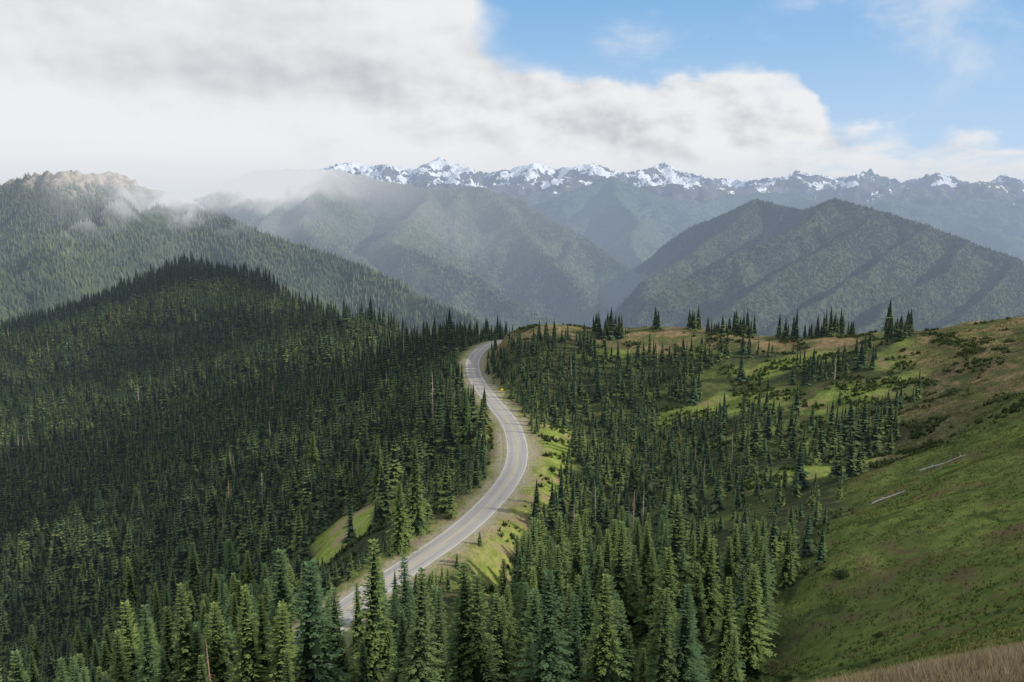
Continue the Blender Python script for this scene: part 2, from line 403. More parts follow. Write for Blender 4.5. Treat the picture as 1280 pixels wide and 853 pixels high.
B2=spts([(545,236,5000),(520,268,4300),(480,300,3900),(560,330,3600),(640,372,3300),(710,412,3100)])
B3=spts([(415,210,5300),(400,240,4700),(380,275,4200),(420,310,3800),(500,350,3400)])
B4=spts([(610,233,5000),(640,275,4500),(690,320,4100),(740,370,3800)])
RB=build_mtn([B1,B2,B3,B4],(-3500,1400,2700,6200),(17,17),.95,2000,600,.30,70,55,23,nsp=1)
C1=spts([(540,262,9000),(610,268,8800),(670,255,8800),(720,236,8800),(765,219,9000),(805,238,8800),(860,262,8500),(910,243,9000),(980,240,9200),(1040,252,9200)])
C2=spts([(765,220,9000),(785,262,7800),(800,310,6800),(812,350,6000)])
RC_=build_mtn([C1,C2],(-2200,4300,5500,10800),(32,32),.9,2600,900,.30,130,120,35)
G1=spts([(480,238,11800),(560,240,11800),(620,252,11600),(690,240,11800),(740,254,11600),(820,244,11800),(880,252,11800),(930,240,11500),(990,253,11600),(1050,260,11300),(1100,246,11500),(1160,258,11200),(1220,246,11400),(1300,258,11200),(1400,252,11200)])
RG=build_mtn([G1],(-3000,9500,8500,13200),(42,42),.8,2200,750,.32,160,160,83)
E1=spts([(1000,245,9000),(1060,256,8500),(1110,250,8200),(1180,266,8000),(1250,290,7600),(1360,310,7400)])
RE=build_mtn([E1],(2300,6800,5500,9800),(32,32),.9,2400,900,.30,130,120,47)
D1=spts([(800,330,4800),(865,282,4600),(945,248,4400),(1000,262,4200),(1050,247,3800),(1100,262,3700),(1160,282,3600),(1230,306,3500),(1340,345,3400),(1460,370,3400)])
D2=spts([(1050,248,3800),(970,292,3500),(890,330,3300),(810,372,3200),(775,412,3100)])
D3=spts([(1105,264,3690),(1040,300,3300),(960,350,2950),(890,400,2750),(850,440,2600)])
D4=spts([(1160,283,3590),(1110,318,3200),(1040,362,2850),(970,410,2600)])
D5=spts([(1215,302,3510),(1180,335,3100),(1120,375,2800),(1060,420,2550)])
D6=spts([(1275,323,3450),(1250,355,3000),(1200,395,2700),(1150,430,2500)])
D7=spts([(945,249,4390),(900,290,4000),(850,325,3750),(800,350,3600)])
D8=spts([(1340,346,3390),(1330,375,2950),(1280,420,2600)])
RDm=build_mtn([D1,D2,D3,D4,D5,D6,D7,D8],(200,3300,2100,5300),(12,12),1.2,900,330,.45,28,14,59,nsp=0)
F1=[]
rr=random.Random(5)
fl=[(330,236),(380,216),(410,208),(440,202),(480,205),(520,210),(548,196),(585,210),(630,213),(660,203),(700,210),(740,204),(780,216),(830,203),(860,216),(900,222),(940,225),(1000,214),(1040,222),(1080,212),(1120,226),(1180,215),(1220,228),(1260,217),(1300,226),(1400,225)]
for i,(a,b) in enumerate(fl):
    F1.append(sv(a,b,18000+rr.uniform(-900,900)))
    if i<len(fl)-1:
        a2,b2=fl[i+1]; F1.append(sv((a+a2)/2+rr.uniform(-5,5),(b+b2)/2+rr.uniform(1,5),18000+rr.uniform(-900,900)))
F2=[]
for i,a in enumerate(range(400,1420,52)):
    F2.append(sv(a,228+rr.uniform(-7,7)+ (5 if a>900 else 0),15500+rr.uniform(-900,900)))
RF=build_mtn([F1,F2],(-6500,14500,12500,19500),(46,42),.72,2600,800,.34,200,230,71,1.2)
mA=mtn_mat("mountain_forest_near",rock=(.38,.33,.27),tl0=25,tl1=85,scale=.05,hl=9500.)
mB=mtn_mat("mountain_forest_mid",tree2=(.085,.108,.055),rock=(.42,.37,.29),tl0=150,tl1=280,scale=.035,hl=8400.)
mD=mtn_mat("mountain_forest_dark",tree=(.030,.044,.034),tree2=(.070,.086,.056),scale=.05,fog=False,hl=10000.)
mC=mtn_mat("mountain_forest_hazy",tree2=(.095,.118,.066),scale=.03,rock=(.2,.19,.17),tl0=420,tl1=600,fog=False,bd=15,hl=9800.)
mG=mtn_mat("mountain_rocky_hazy",tree=(.030,.042,.032),tree2=(.09,.10,.07),scale=.015,rock=(.20,.195,.19),tl0=200,tl1=420,snow=(1000.,3000.),fog=False,bd=30,hl=12500.)
mF=mtn_mat("mountain_snow_rock",rock=(.16,.15,.15),tl0=100,tl1=400,snow=(790.,3600.),scale=.005,fog=False,bd=60,hl=17500.)
add_mtn(RA,mA,"forested mountain ridge with bare rocky summit fading into painted mist")
add_mtn(RB,mB,"large forested mountain with tan bare summit fading into painted mist")
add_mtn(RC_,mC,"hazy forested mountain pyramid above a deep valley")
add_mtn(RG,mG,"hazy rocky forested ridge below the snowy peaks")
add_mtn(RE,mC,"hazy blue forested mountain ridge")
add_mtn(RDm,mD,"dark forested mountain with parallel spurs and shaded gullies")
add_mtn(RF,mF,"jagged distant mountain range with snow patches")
# ---------- foliage materials ----------
def fol_mat(name,d,l,l2,trans,paint_haze):
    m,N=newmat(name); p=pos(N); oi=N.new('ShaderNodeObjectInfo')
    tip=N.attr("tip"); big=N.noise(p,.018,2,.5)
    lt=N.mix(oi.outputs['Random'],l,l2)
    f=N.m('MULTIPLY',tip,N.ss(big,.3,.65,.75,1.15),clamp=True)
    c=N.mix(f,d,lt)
    finish(N,c,.7,trans=trans,spec=0,paint_haze=paint_haze)
    return m
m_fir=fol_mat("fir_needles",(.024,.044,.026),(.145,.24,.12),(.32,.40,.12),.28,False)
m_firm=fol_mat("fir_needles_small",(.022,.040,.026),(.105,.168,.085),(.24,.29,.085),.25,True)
m_bark,N=newmat("fir_bark"); p=pos(N); finish(N,N.mix(N.noise(p,4,3,.6),(.07,.055,.045),(.19,.165,.14)),.95,spec=0,paint_haze=False)
m_snag,N=newmat("weathered_dead_wood"); p=pos(N); oi=N.new('ShaderNodeObjectInfo'); finish(N,N.mix(oi.outputs['Random'],N.mix(N.noise(p,3,3,.6),(.32,.28,.23),(.5,.46,.40)),(.26,.18,.12)),.9,spec=0,paint_haze=False)
m_log,N=newmat("bleached_log_wood"); p=pos(N); finish(N,N.mix(N.noise(p,3,3,.6),(.32,.30,.27),(.48,.46,.42)),.9,spec=0,paint_haze=False)
# ---------- tree builders ----------
def trunk_mesh(name,H,R,seed,mat,sides=7,branches=0):
    r=random.Random(seed); V=[];Fc=[]
    lv=9; bx=by=0
    for i in range(lv):
        t=i/(lv-1); rad=R*(1-t)**.85+.012
        if i==0: rad*=1.35
        bx+=r.uniform(-.02,.02); by+=r.uniform(-.02,.02)
        for k in range(sides):
            a=2*math.pi*k/sides; V.append((bx+rad*math.cos(a),by+rad*math.sin(a),-.6+t*(H+.5)))
    for i in range(lv-1):
        for k in range(sides):
            a=i*sides+k;b=i*sides+(k+1)%sides; Fc.append((a,b,b+sides,a+sides))
    for i in range(branches):
        t=r.uniform(.15,.97); z=t*H; a=r.random()*6.28; L=(.25+.9*(1-t))*r.uniform(.4,1.)*H/11; w=.035
        dx,dy=math.cos(a),math.sin(a); dz=r.uniform(-.5,.1)*L
        b=len(V)
        for (q,ww) in ((0,w),(1,w*.3)):
            for k in range(3):
                an=k*2.094; ox=-dy*math.cos(an)*ww; oy=dx*math.cos(an)*ww; oz=math.sin(an)*ww
                V.append((dx*L*q+ox,dy*L*q+oy,z+dz*q+oz))
        for k in range(3): Fc.append((b+k,b+(k+1)%3,b+3+(k+1)%3,b+3+k))
    me=mesh_np(name,V,Fc,4); me.materials.append(mat); return me
def crown_arrays(H,R,seed,wh,nb,fine=True,base=.05):
    r=random.Random(seed); V=[];Fc=[];T=[]
    sect=[r.uniform(.8,1.15) for _ in range(7)]
    gaps=[(r.random()*6.28,r.uniform(.1,.7),r.uniform(.03,.07)) for _ in range(5)]
    def quad(p,d,L,w,t0,t1,up):
        sx,sy=-d[1],d[0]; s=math.hypot(sx,sy)+1e-6; sx/=s; sy/=s
        m=(p[0]+d[0]*L*.45,p[1]+d[1]*L*.45,p[2]+d[2]*L*.45+up)
        e=(p[0]+d[0]*L,p[1]+d[1]*L,p[2]+d[2]*L)
        b=len(V)
        V.extend([p,(m[0]+sx*w,m[1]+sy*w,m[2]-w*.25),e,(m[0]-sx*w,m[1]-sy*w,m[2]-w*.25)])
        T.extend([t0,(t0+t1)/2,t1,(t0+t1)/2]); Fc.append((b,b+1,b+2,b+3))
    for i in range(wh):
        t=i/(wh-1); z=H*(base+(1-base)*t)
        prof=(1-t)**.95
        rad=R*prof+.05
        n=nb if t<.85 else max(3,nb-2)
        off=r.random()*6.28; lay=r.uniform(.74,1.18)
        for k in range(n):
            a=off+6.283*k/n+r.uniform(-.3,.3)
            L=rad*lay*sect[int(a/6.283*7)%7]*r.uniform(.7,1.15)
            for ga,gt,gw in gaps:
                if abs(t-gt)<gw and math.cos(a-ga)>.3: L*=.45
            dr=-.32+.5*t*t+r.uniform(-.1,.1)
            dx,dy=math.cos(a),math.sin(a)
            if not fine:
                quad((dx*.03,dy*.03,z),(dx,dy,dr),L,L*.26+.06,0.,1.,.05*L)
                if L>.7:
                    s=random.choice((-.55,.55))
                    a2=a+s; quad((dx*L*.35,dy*L*.35,z+dr*L*.35),(math.cos(a2),math.sin(a2),dr-.05),L*.6,L*.15+.03,.3,1.,.02)
                continue
            K=max(2,int(L/.24))
            for j in range(K):
                q=(j+.6)/K; P=(dx*L*q,dy*L*q,z+dr*L*q*(.6+.4*q)+r.uniform(-.05,.05))
                tl=(.28+.20*L*(1-q))*r.uniform(.7,1.2)
                for s in (-1,1):
                    a2=a+s*r.uniform(.5,1.05)
                    quad(P,(math.cos(a2),math.sin(a2),dr*.6+r.uniform(-.2,.12)),tl,tl*.25,q*.5,min(1,.2+q),.02)
            quad((dx*L*.75,dy*L*.75,z+dr*L*.75),(dx,dy,dr+.1),.36,.1,.6,1.,.01)
    b=len(V); sd=7; lv=7
    for i in range(lv):
        t=i/(lv-1)
        for k in range(sd):
            a=6.283*k/sd; q=R*.40*(1-t)**1.0*r.uniform(.75,1.2)+.01
            V.append((q*math.cos(a),q*math.sin(a),H*(base+.02+(.96-base)*t))); T.append(0)
    for i in range(lv-1):
        for k in range(sd):
            a_=b+i*sd+k; b_=b+i*sd+(k+1)%sd; Fc.append((a_,b_,b_+sd,a_+sd))
    return np.array(V),np.array(Fc),np.array(T)
def crown_mesh(name,mat,*a,**k):
    V,Fc,T=crown_arrays(*a,**k); me=mesh_np(name,V,Fc,4); fattr(me,"tip",T); me.materials.append(mat); return me
HV=[(12,3.1),(13,2.8),(11,3.0),(12,2.6),(10,2.8),(14,3.3)]
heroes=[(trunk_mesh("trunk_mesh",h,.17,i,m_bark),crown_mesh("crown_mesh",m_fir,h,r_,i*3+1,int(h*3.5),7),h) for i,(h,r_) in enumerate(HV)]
snags=[(trunk_mesh("snag_mesh",h,.14,50+i,m_snag,6,70),h) for i,h in enumerate((9,11,8))]
mids=[]
for i,(h,r_) in enumerate([(12,3.0),(13,2.7),(11,3.1),(12,2.5)]):
    me=crown_mesh("fir_mesh",m_firm,h,r_,i*7+2,int(h*1.6),6,fine=False); mids.append((me,h))
# ---------- sample near trees ----------
def jgrid(x0,x1,y0,y1,s):
    X,Y=np.meshgrid(np.arange(x0,x1,s),np.arange(y0,y1,s)); X=X.ravel()+rng.uniform(-.5,.5,X.size)*s; Y=Y.ravel()+rng.uniform(-.5,.5,Y.size)*s
    return X,Y
X1,Y1=jgrid(-260,220,62,420,3.45)
X2,Y2=jgrid(-760,60,420,1120,5.6)
X3,Y3=jgrid(-560,-260,180,420,5.0)
X=np.concatenate([X1,X2,X3]);Y=np.concatenate([Y1,Y2,Y3])
dn=density(X,Y); k=rng.random(X.size)<dn*.92
X,Y=X[k],Y[k]
clx=[];cly=[]
for cx,cy,rx_,ry_ in CLUMP:
    m_=max(2,int(3.14*rx_*ry_/3.6))
    rr_=np.sqrt(rng.random(m_)); tt_=rng.random(m_)*6.28
    clx.append(cx+rr_*rx_*np.cos(tt_)); cly.append(cy+rr_*ry_*np.sin(tt_))
ncl=sum(len(q) for q in clx)
X=np.concatenate([X]+clx); Y=np.concatenate([Y]+cly); isc=np.zeros(X.size,bool); isc[-ncl:]=True
Z=Hn(X,Y)
onr=(X>road_x(Y))&(Y<400)
hh=np.where(onr, 5.8+sst(175,110,Y)*7.0+1.2*sst(.0,.4,fbm(X/17,Y/17,3,41)), 11.0-.8*sst(300,120,Y))
hh=np.where(onr&(slope_zone(X,Y)>.5)&~isc,4.0,hh)
hh=np.where(isc,6.6,hh)
hh=hh*np.clip(rng.normal(1,.29,X.size),.35,1.7)*(1+.2*fbm(X/30,Y/30,2,51))
hh=np.where(onr&(Y>190)&~isc,np.minimum(hh,8.5),hh)
rdt=road_dist(X,Y)
hh=np.where((rdt<12)&(Y>150),hh*.75,hh)
# tree heights capped under camera sight lines so road and clearing stay visible
jit=rng.uniform(.6,1.0,X.size)+np.where(rng.random(X.size)<.18,rng.uniform(.15,.5,X.size),0)
cap=np.maximum(2.6,(-.43*Y-Z)*jit)
hh=np.where((X>-75)&(X<0)&(Y<150)&(Y>84)&(X>road_x(Y)-3),np.minimum(hh,cap),hh)
cap=np.maximum(3.8,(-.358*Y-Z)*jit)
hh=np.where((X>=0)&(X<60)&(Y<150)&onr,np.minimum(hh,cap),hh)
cap=np.maximum(2.4,(-.41*Y-Z)*jit)
hh=np.where((X>-60)&(X<-20)&(Y<176)&(X<=road_x(Y)-3),np.minimum(hh,cap),hh)
hh=np.where((X>-28)&(X<-6)&(Y>165)&(Y<212),hh*.6,hh)  # trees shortened here to let sunlight reach the clearing
px,py=proj(X,Y,Z); _,pt=proj(X,Y,Z+hh)
k=(px>-130)&(px<1420)&(pt<900)&(hh>1.8)&~((Y>430)&(X>20))
k&=~((X>0)&(Y>375))
X,Y,Z,hh,px,pt,py=[v[k] for v in (X,Y,Z,hh,px,pt,py)]
print("near trees",X.size)
size=hh/Y*((px>-5)&(px<1285)&(pt<850))
order=np.argsort(-size)
ind=order[:285]; rest=order[285:]
GRP="fir trees on the ridge"
for j,i in enumerate(ind):
    dead=random.random()<(.09 if px[i]<480 else .01)
    if dead:
        me,h0=random.choice(snags)
        o=bpy.data.objects.new("dead_tree",me); coll.objects.link(o)
        s=hh[i]/h0*.85; o.location=(X[i],Y[i],Z[i]); o.scale=(s,s,s); o.rotation_euler=(random.uniform(-.05,.05),random.uniform(-.05,.05),random.random()*6.28)
        o["label"]="bare grey dead fir trunk standing among green firs"; o["category"]="dead tree"; o["group"]="dead standing firs"
        continue
    tm,cm,h0=random.choice(heroes)
    e=bpy.data.objects.new("fir_tree",None); coll.objects.link(e); e.empty_display_size=.5
    s=hh[i]/h0; w=s*random.uniform(.8,1.15)
    e.location=(X[i],Y[i],Z[i]-.1); e.scale=(w,w,s); e.rotation_euler=(random.uniform(-.025,.025),random.uniform(-.025,.025),random.random()*6.28)
    e["label"]="tall conical green fir tree standing on the forested ridge" if hh[i]>10 else "small conical green fir tree on the forested ridge"; e["category"]="tree"; e["group"]=GRP
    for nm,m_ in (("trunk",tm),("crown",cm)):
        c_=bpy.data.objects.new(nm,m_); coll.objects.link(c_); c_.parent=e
src=[]
for q in range(4):
    i=rest[q]; me,h0=mids[q]; s=hh[i]/h0
    o=bpy.data.objects.new("fir_tree",me); coll.objects.link(o); o.location=(X[i],Y[i],Z[i]-.1); o.scale=(s,s,s)
    o["label"]="small conical green fir tree on the forested ridge"; o["category"]="tree"; o["group"]=GRP; src.append(o)
i=rest[4]; o=bpy.data.objects.new("dead_tree",snags[0][0]); coll.objects.link(o); s=hh[i]/9; o.location=(X[i],Y[i],Z[i]); o.scale=(s,s,s)
o["label"]="bare grey dead fir trunk standing among green firs"; o["category"]="dead tree"; o["group"]="dead standing firs"; src.append(o)
rest=rest[5:]
def gn_forest(name,idx,label):
    me=bpy.data.meshes.new(name); me.vertices.add(len(idx))
    me.vertices.foreach_set("co",np.stack([X[idx],Y[idx],Z[idx]-.15],-1).astype(np.float32).ravel())
    kd=rng.integers(0,4,len(idx))
    ghost=fbm(X[idx]/40,Y[idx]/40,2,77)
    kd=np.where(rng.random(len(idx))<np.where(ghost>.42,.14,.006),4,kd)
    sc=hh[idx]/np.array([12,13,11,12,9.])[kd]; w=sc*rng.uniform(.85,1.3,len(idx))
    a=me.attributes.new("scl",'FLOAT_VECTOR','POINT'); a.data.foreach_set("vector",np.stack([w,w,sc],-1).astype(np.float32).ravel())
    a=me.attributes.new("rot",'FLOAT_VECTOR','POINT'); a.data.foreach_set("vector",np.stack([rng.uniform(-.03,.03,len(idx)),rng.uniform(-.03,.03,len(idx)),rng.uniform(0,6.28,len(idx))],-1).astype(np.float32).ravel())
    a=me.attributes.new("kd",'INT','POINT'); a.data.foreach_set("value",kd.astype(np.int32))
    ob=addobj(name,me,None,kind="stuff",label=label,category="forest")
    ng=bpy.data.node_groups.new("forest_nodes","GeometryNodeTree")
    ng.interface.new_socket("Geometry",in_out='INPUT',socket_type='NodeSocketGeometry'); ng.interface.new_socket("Geometry",in_out='OUTPUT',socket_type='NodeSocketGeometry')
    gi=ng.nodes.new('NodeGroupInput'); go=ng.nodes.new('NodeGroupOutput')
    jn=ng.nodes.new('GeometryNodeJoinGeometry')
    for j,s_ in enumerate(src):
        me_o=ng.nodes.new('GeometryNodeObjectInfo'); me_o.inputs['Object'].default_value=s_; me_o.transform_space='ORIGINAL'; me_o.inputs['As Instance'].default_value=True
        na=ng.nodes.new('GeometryNodeInputNamedAttribute'); na.data_type='INT'; na.inputs['Name'].default_value="kd"
        cmp=ng.nodes.new('FunctionNodeCompare'); cmp.data_type='INT'; cmp.operation='EQUAL'
        ints=[q for q in cmp.inputs if q.type=='INT']; ints[1].default_value=j
        ng.links.new([q for q in na.outputs if q.type=='INT' and q.enabled][0],ints[0])
        iop=ng.nodes.new('GeometryNodeInstanceOnPoints')
        s1=ng.nodes.new('GeometryNodeInputNamedAttribute'); s1.data_type='FLOAT_VECTOR'; s1.inputs['Name'].default_value="scl"
        r1=ng.nodes.new('GeometryNodeInputNamedAttribute'); r1.data_type='FLOAT_VECTOR'; r1.inputs['Name'].default_value="rot"
        ng.links.new(gi.outputs[0],iop.inputs['Points']); ng.links.new(cmp.outputs[0],iop.inputs['Selection'])
        ng.links.new(me_o.outputs['Geometry'],iop.inputs['Instance'])
        ng.links.new([q for q in s1.outputs if q.type=='VECTOR' and q.enabled][0],iop.inputs['Scale'])
        ng.links.new([q for q in r1.outputs if q.type=='VECTOR' and q.enabled][0],iop.inputs['Rotation'])
        ng.links.new(iop.outputs[0],jn.inputs[0])
    ng.links.new(jn.outputs[0],go.inputs[0])
    md_=ob.modifiers.new("forest","NODES"); md_.node_group=ng
    return ob
gn_forest("forest",rest,"dense dark green fir forest covering the ridge slopes")
# ---------- far forests as cones ----------
def far_forest(R,count,h0,h1,name,label,mat,zmax=1e9,wr_=.2):
    xs,ys,XX,YY,HH=R
    x=rng.uniform(xs[0],xs[-2],count*2); y=rng.uniform(ys[0],ys[-2],count*2)
    fi=(x-xs[0])/(xs[1]-xs[0]); fj=(y-ys[0])/(ys[1]-ys[0]); i=fi.astype(int); j=fj.astype(int); u=fi-i; v=fj-j
    z=HH[j,i]*(1-u)*(1-v)+HH[j,i+1]*u*(1-v)+HH[j+1,i]*(1-u)*v+HH[j+1,i+1]*u*v
    dy=(HH[j+1,i]-HH[j,i])/(ys[1]-ys[0]); dx=(HH[j,i+1]-HH[j,i])/(xs[1]-xs[0])
    face=-(dx*(-x)+dy*(-y))/np.hypot(x,y)
    px,py=proj(x,y,z)
    nz=fbm(x/140,y/140,4,61)
    k=(px>-80)&(px<1360)&(py<440)&(z>-690)&(face>-.12)&(nz>-.5+0.9*sst(zmax-60,zmax+40,z))&(z<zmax+60)
    x,y,z=[q[k][:count] for q in (x,y,z)]
    c=x.size; h=rng.uniform(h0,h1,c); r=h*wr_; sd=5
    a0=rng.random(c)*6.28
    V=np.zeros((c,sd+1,3)); 
    for s in range(sd):
        a=a0+6.283*s/sd; V[:,s,0]=x+r*np.cos(a); V[:,s,1]=y+r*np.sin(a); V[:,s,2]=z-2+h*.05
    V[:,sd,0]=x;V[:,sd,1]=y;V[:,sd,2]=z+h
    b=np.arange(c)[:,None]*(sd+1)
    Fc=np.stack([np.stack([b[:,0]+s,b[:,0]+(s+1)%sd,b[:,0]+sd],-1) for s in range(sd)],1).reshape(-1,3)
    me=mesh_np(name,V.reshape(-1,3),Fc,3)
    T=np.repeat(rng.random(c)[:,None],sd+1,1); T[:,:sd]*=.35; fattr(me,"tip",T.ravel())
    print(name,c)
    addobj(name,me,mat,kind="stuff",label=label,category="forest")
def far_mat(name,d,l,fog,hl):
    m,N=newmat(name); p=pos(N); big=N.noise(p,.006,3,.6)
    c=N.mix(N.m('MULTIPLY',N.attr("tip"),N.ss(big,.3,.65,.5,1.2),clamp=True),d,l); finish(N,c,.9,paint_fog=fog,spec=0,hl=hl); return m
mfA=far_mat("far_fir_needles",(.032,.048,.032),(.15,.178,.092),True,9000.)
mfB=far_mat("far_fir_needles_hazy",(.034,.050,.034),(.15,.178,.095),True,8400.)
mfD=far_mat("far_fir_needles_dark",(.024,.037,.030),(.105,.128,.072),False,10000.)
far_forest(RA,75000,9,16,"forest","dense fir forest on the mountain ridge with painted mist",mfA,62)
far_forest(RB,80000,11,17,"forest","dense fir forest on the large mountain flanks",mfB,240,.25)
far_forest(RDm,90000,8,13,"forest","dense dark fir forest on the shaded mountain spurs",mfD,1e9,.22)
# ---------- grass tufts ----------
def tufts(name,x,y,h,nb,label,mat,w=.12):
    z=Hn(x,y); c=x.size; Vs=[];Ts=[]
    for b in range(nb):
        a=rng.random(c)*6.28; sp_=rng.uniform(0,.6,c)*h; l=rng.uniform(.2,.7,c)*h; hb_=h*rng.uniform(.6,1.2,c)
        bx=x+np.cos(a*3)*sp_; by=y+np.sin(a*3)*sp_
        ww=w*h
        v=np.stack([np.stack([bx-np.sin(a)*ww,by+np.cos(a)*ww,z-.05],-1),np.stack([bx+np.sin(a)*ww,by-np.cos(a)*ww,z-.05],-1),np.stack([bx+np.cos(a)*l,by+np.sin(a)*l,z+hb_],-1)],1)
        Vs.append(v.reshape(-1,3)); Ts.append(np.tile([0,0,1.],c))
    V=np.concatenate(Vs); Fc=np.arange(len(V)).reshape(-1,3)
    me=mesh_np(name,V,Fc,3); fattr(me,"tip",np.concatenate(Ts))
    addobj(name,me,mat,kind="stuff",label=label,category="grass")
m_straw,N=newmat("dry_grass"); p=pos(N); nn=N.noise(p,1.2,3,.6); c=N.mix(N.attr("tip"),(.11,.085,.05),N.mix(N.ss(nn,.4,.6),(.32,.27,.17),(.23,.18,.11))); finish(N,c,.8,trans=.3,paint_haze=False,spec=0)
m_gr2,N=newmat("meadow_grass"); p=pos(N); nn=N.noise(p,.11,4,.65,1.0); c=N.mix(N.ss(nn,.38,.62),(.088,.122,.032),(.16,.150,.060)); c=N.mix(N.m('MULTIPLY',N.attr("tip"),.3),N.mix(.2,c,(.03,.05,.01)),(.18,.20,.07)); finish(N,c,.8,trans=.25,paint_haze=False,spec=0)
r_=np.sqrt(rng.uniform(6**2,32**2,70000)); th=rng.uniform(.05,.95,70000); x=r_*np.sin(th); y=r_*np.cos(th)
tufts("grass",x,y,rng.uniform(.12,.3,x.size),2,"dry straw coloured grass on the steep near slope",m_straw,.05)
x=rng.uniform(0,180,150000); y=rng.uniform(26,260,150000); k=(slope_zone(x,y)>rng.random(x.size))&(x<y*.68+6)
k2=rng.random(x.size)<np.where(fbm(x/6,y/6,3,15)>-.1,1,.35); k&=k2
x=x[k];y=y[k]
tufts("grass",x,y,rng.uniform(.12,.32,x.size),3,"short green meadow grass tufts on the open slope",m_gr2,.35)
x=rng.uniform(-60,200,140000); y=rng.uniform(100,340,140000); k=((density(x,y)<.7)&(road_dist(x,y)>6)&(rng.random(x.size)<.5)&(x>road_x(y)-60)&(x<y*.68)&(fbm(x/11,y/11,3,19)>.0+.3*crest(x,y)+.2*slope_zone(x,y))&((slope_zone(x,y)<.5)|(y>150))&(ell(x,y,CLEAR)<.5))
m_heath,N=newmat("heath_shrub"); p=pos(N); nn=N.noise(p,.12,3,.6); c=N.mix(N.ss(nn,.4,.6),(.042,.068,.028),(.070,.080,.036)); finish(N,N.mix(N.m('MULTIPLY',N.attr("tip"),.4),c,(.11,.14,.055)),.85,trans=.2,paint_haze=False,spec=0)
x=x[k];y=y[k]; tufts("undergrowth",x,y,rng.uniform(.25,.95,x.size),6,"low heather and shrub undergrowth between the firs",m_heath,.42)
# ---------- bushes ----------
def bush_mesh(seed):
    r=random.Random(seed); V=[];T=[]
    for i in range(900):
        a=r.random()*6.28; e=math.acos(r.random()); q=r.uniform(.55,1)*(.85+.2*math.sin(3*a+seed))
        p=np.array([math.sin(e)*math.cos(a)*q,math.sin(e)*math.sin(a)*q,math.cos(e)*q*.75])
        d=np.array([r.gauss(0,1) for _ in range(3)]); d/=np.linalg.norm(d); d2=np.cross(d,[r.gauss(0,1) for _ in range(3)]); d2/=np.linalg.norm(d2)
        V+= [p-d*.1,p+d2*.06,p+d*.1]; T+=[q*.5,q*.8,q]
    me=mesh_np("bush_mesh",np.array(V),np.arange(len(V)).reshape(-1,3),3); fattr(me,"tip",T); me.materials.append(m_heath); return me
BM=[bush_mesh(i) for i in range(3)]
def hit(a,b):
    d=ray(a,b); t=np.arange(20,420,.4); xx,yy,zz=d[0]*t,d[1]*t,d[2]*t
    q=np.argmax(Hn(xx,yy)>zz); return np.array([xx[q],yy[q],float(Hn(xx[q:q+1],yy[q:q+1])[0])])
for (a,b,s) in [(1052,722,1.3),(1100,797,.7),(1096,828,.6),(1068,642,.7),(985,852,.9),(1225,530,1.2),(1150,545,1.3),(1092,560,1.),(1262,428,1.6),(1215,440,1.8)]:
    h_=hit(a,b)
    o=bpy.data.objects.new("bush",BM[random.randrange(3)]); coll.objects.link(o)
    o.location=(h_[0],h_[1],h_[2]-.1); o.scale=(s*1.2,s,s); o.rotation_euler=(0,0,random.random()*6)
    o["label"]="low rounded dark green bush on the grass slope"; o["category"]="bush"; o["group"]="bushes on the grass slope"
# ---------- fallen logs ----------
for (a,b,a2,b2) in [(1150,590,1208,570),(1090,631,1132,615)]:
    A_=hit(a,b);B_=hit(a2,b2); L=np.linalg.norm(B_-A_)
    V=[];Fc=[];sd=7;lv=8
    dv=(B_-A_)/L; sdv=np.cross(dv,[0,0,1]); sdv/=np.linalg.norm(sdv); up=np.cross(sdv,dv)
    for i in range(lv):
        t=i/(lv-1); c_=A_+(B_-A_)*t; c_[2]=float(Hn(c_[0:1],c_[1:2])[0])+.13; rad=.17*(1-.6*t)
        for k_ in range(sd):
            an=6.283*k_/sd; V.append(c_-A_+(sdv*math.cos(an)+up*math.sin(an))*rad)
    for i in range(lv-1):
        for k_ in range(sd):
            p_=i*sd+k_; q_=i*sd+(k_+1)%sd; Fc.append((p_,q_,q_+sd,p_+sd))
    for i in range(9):
        t=random.uniform(.2,.95); c_=A_+(B_-A_)*t; c_[2]=float(Hn(c_[0:1],c_[1:2])[0])+.13
        an=random.uniform(0,3.14); dd=sdv*math.cos(an)+up*math.sin(an); bl=random.uniform(.3,.9); b0=len(V)
        for q_,w_ in ((0,.05),(1,.015)):
            for o_ in (dv,up,-dv): V.append(c_-A_+dd*bl*q_+o_*w_)
        for k_ in range(3): Fc.append((b0+k_,b0+(k_+1)%3,b0+3+(k_+1)%3,b0+3+k_))
    me=mesh_np("fallen_log",V,Fc,4); o=addobj("fallen_log",me,m_log,label="bleached fallen log lying on the grass slope",category="log",group="fallen logs on the slope"); o.location=tuple(A_)
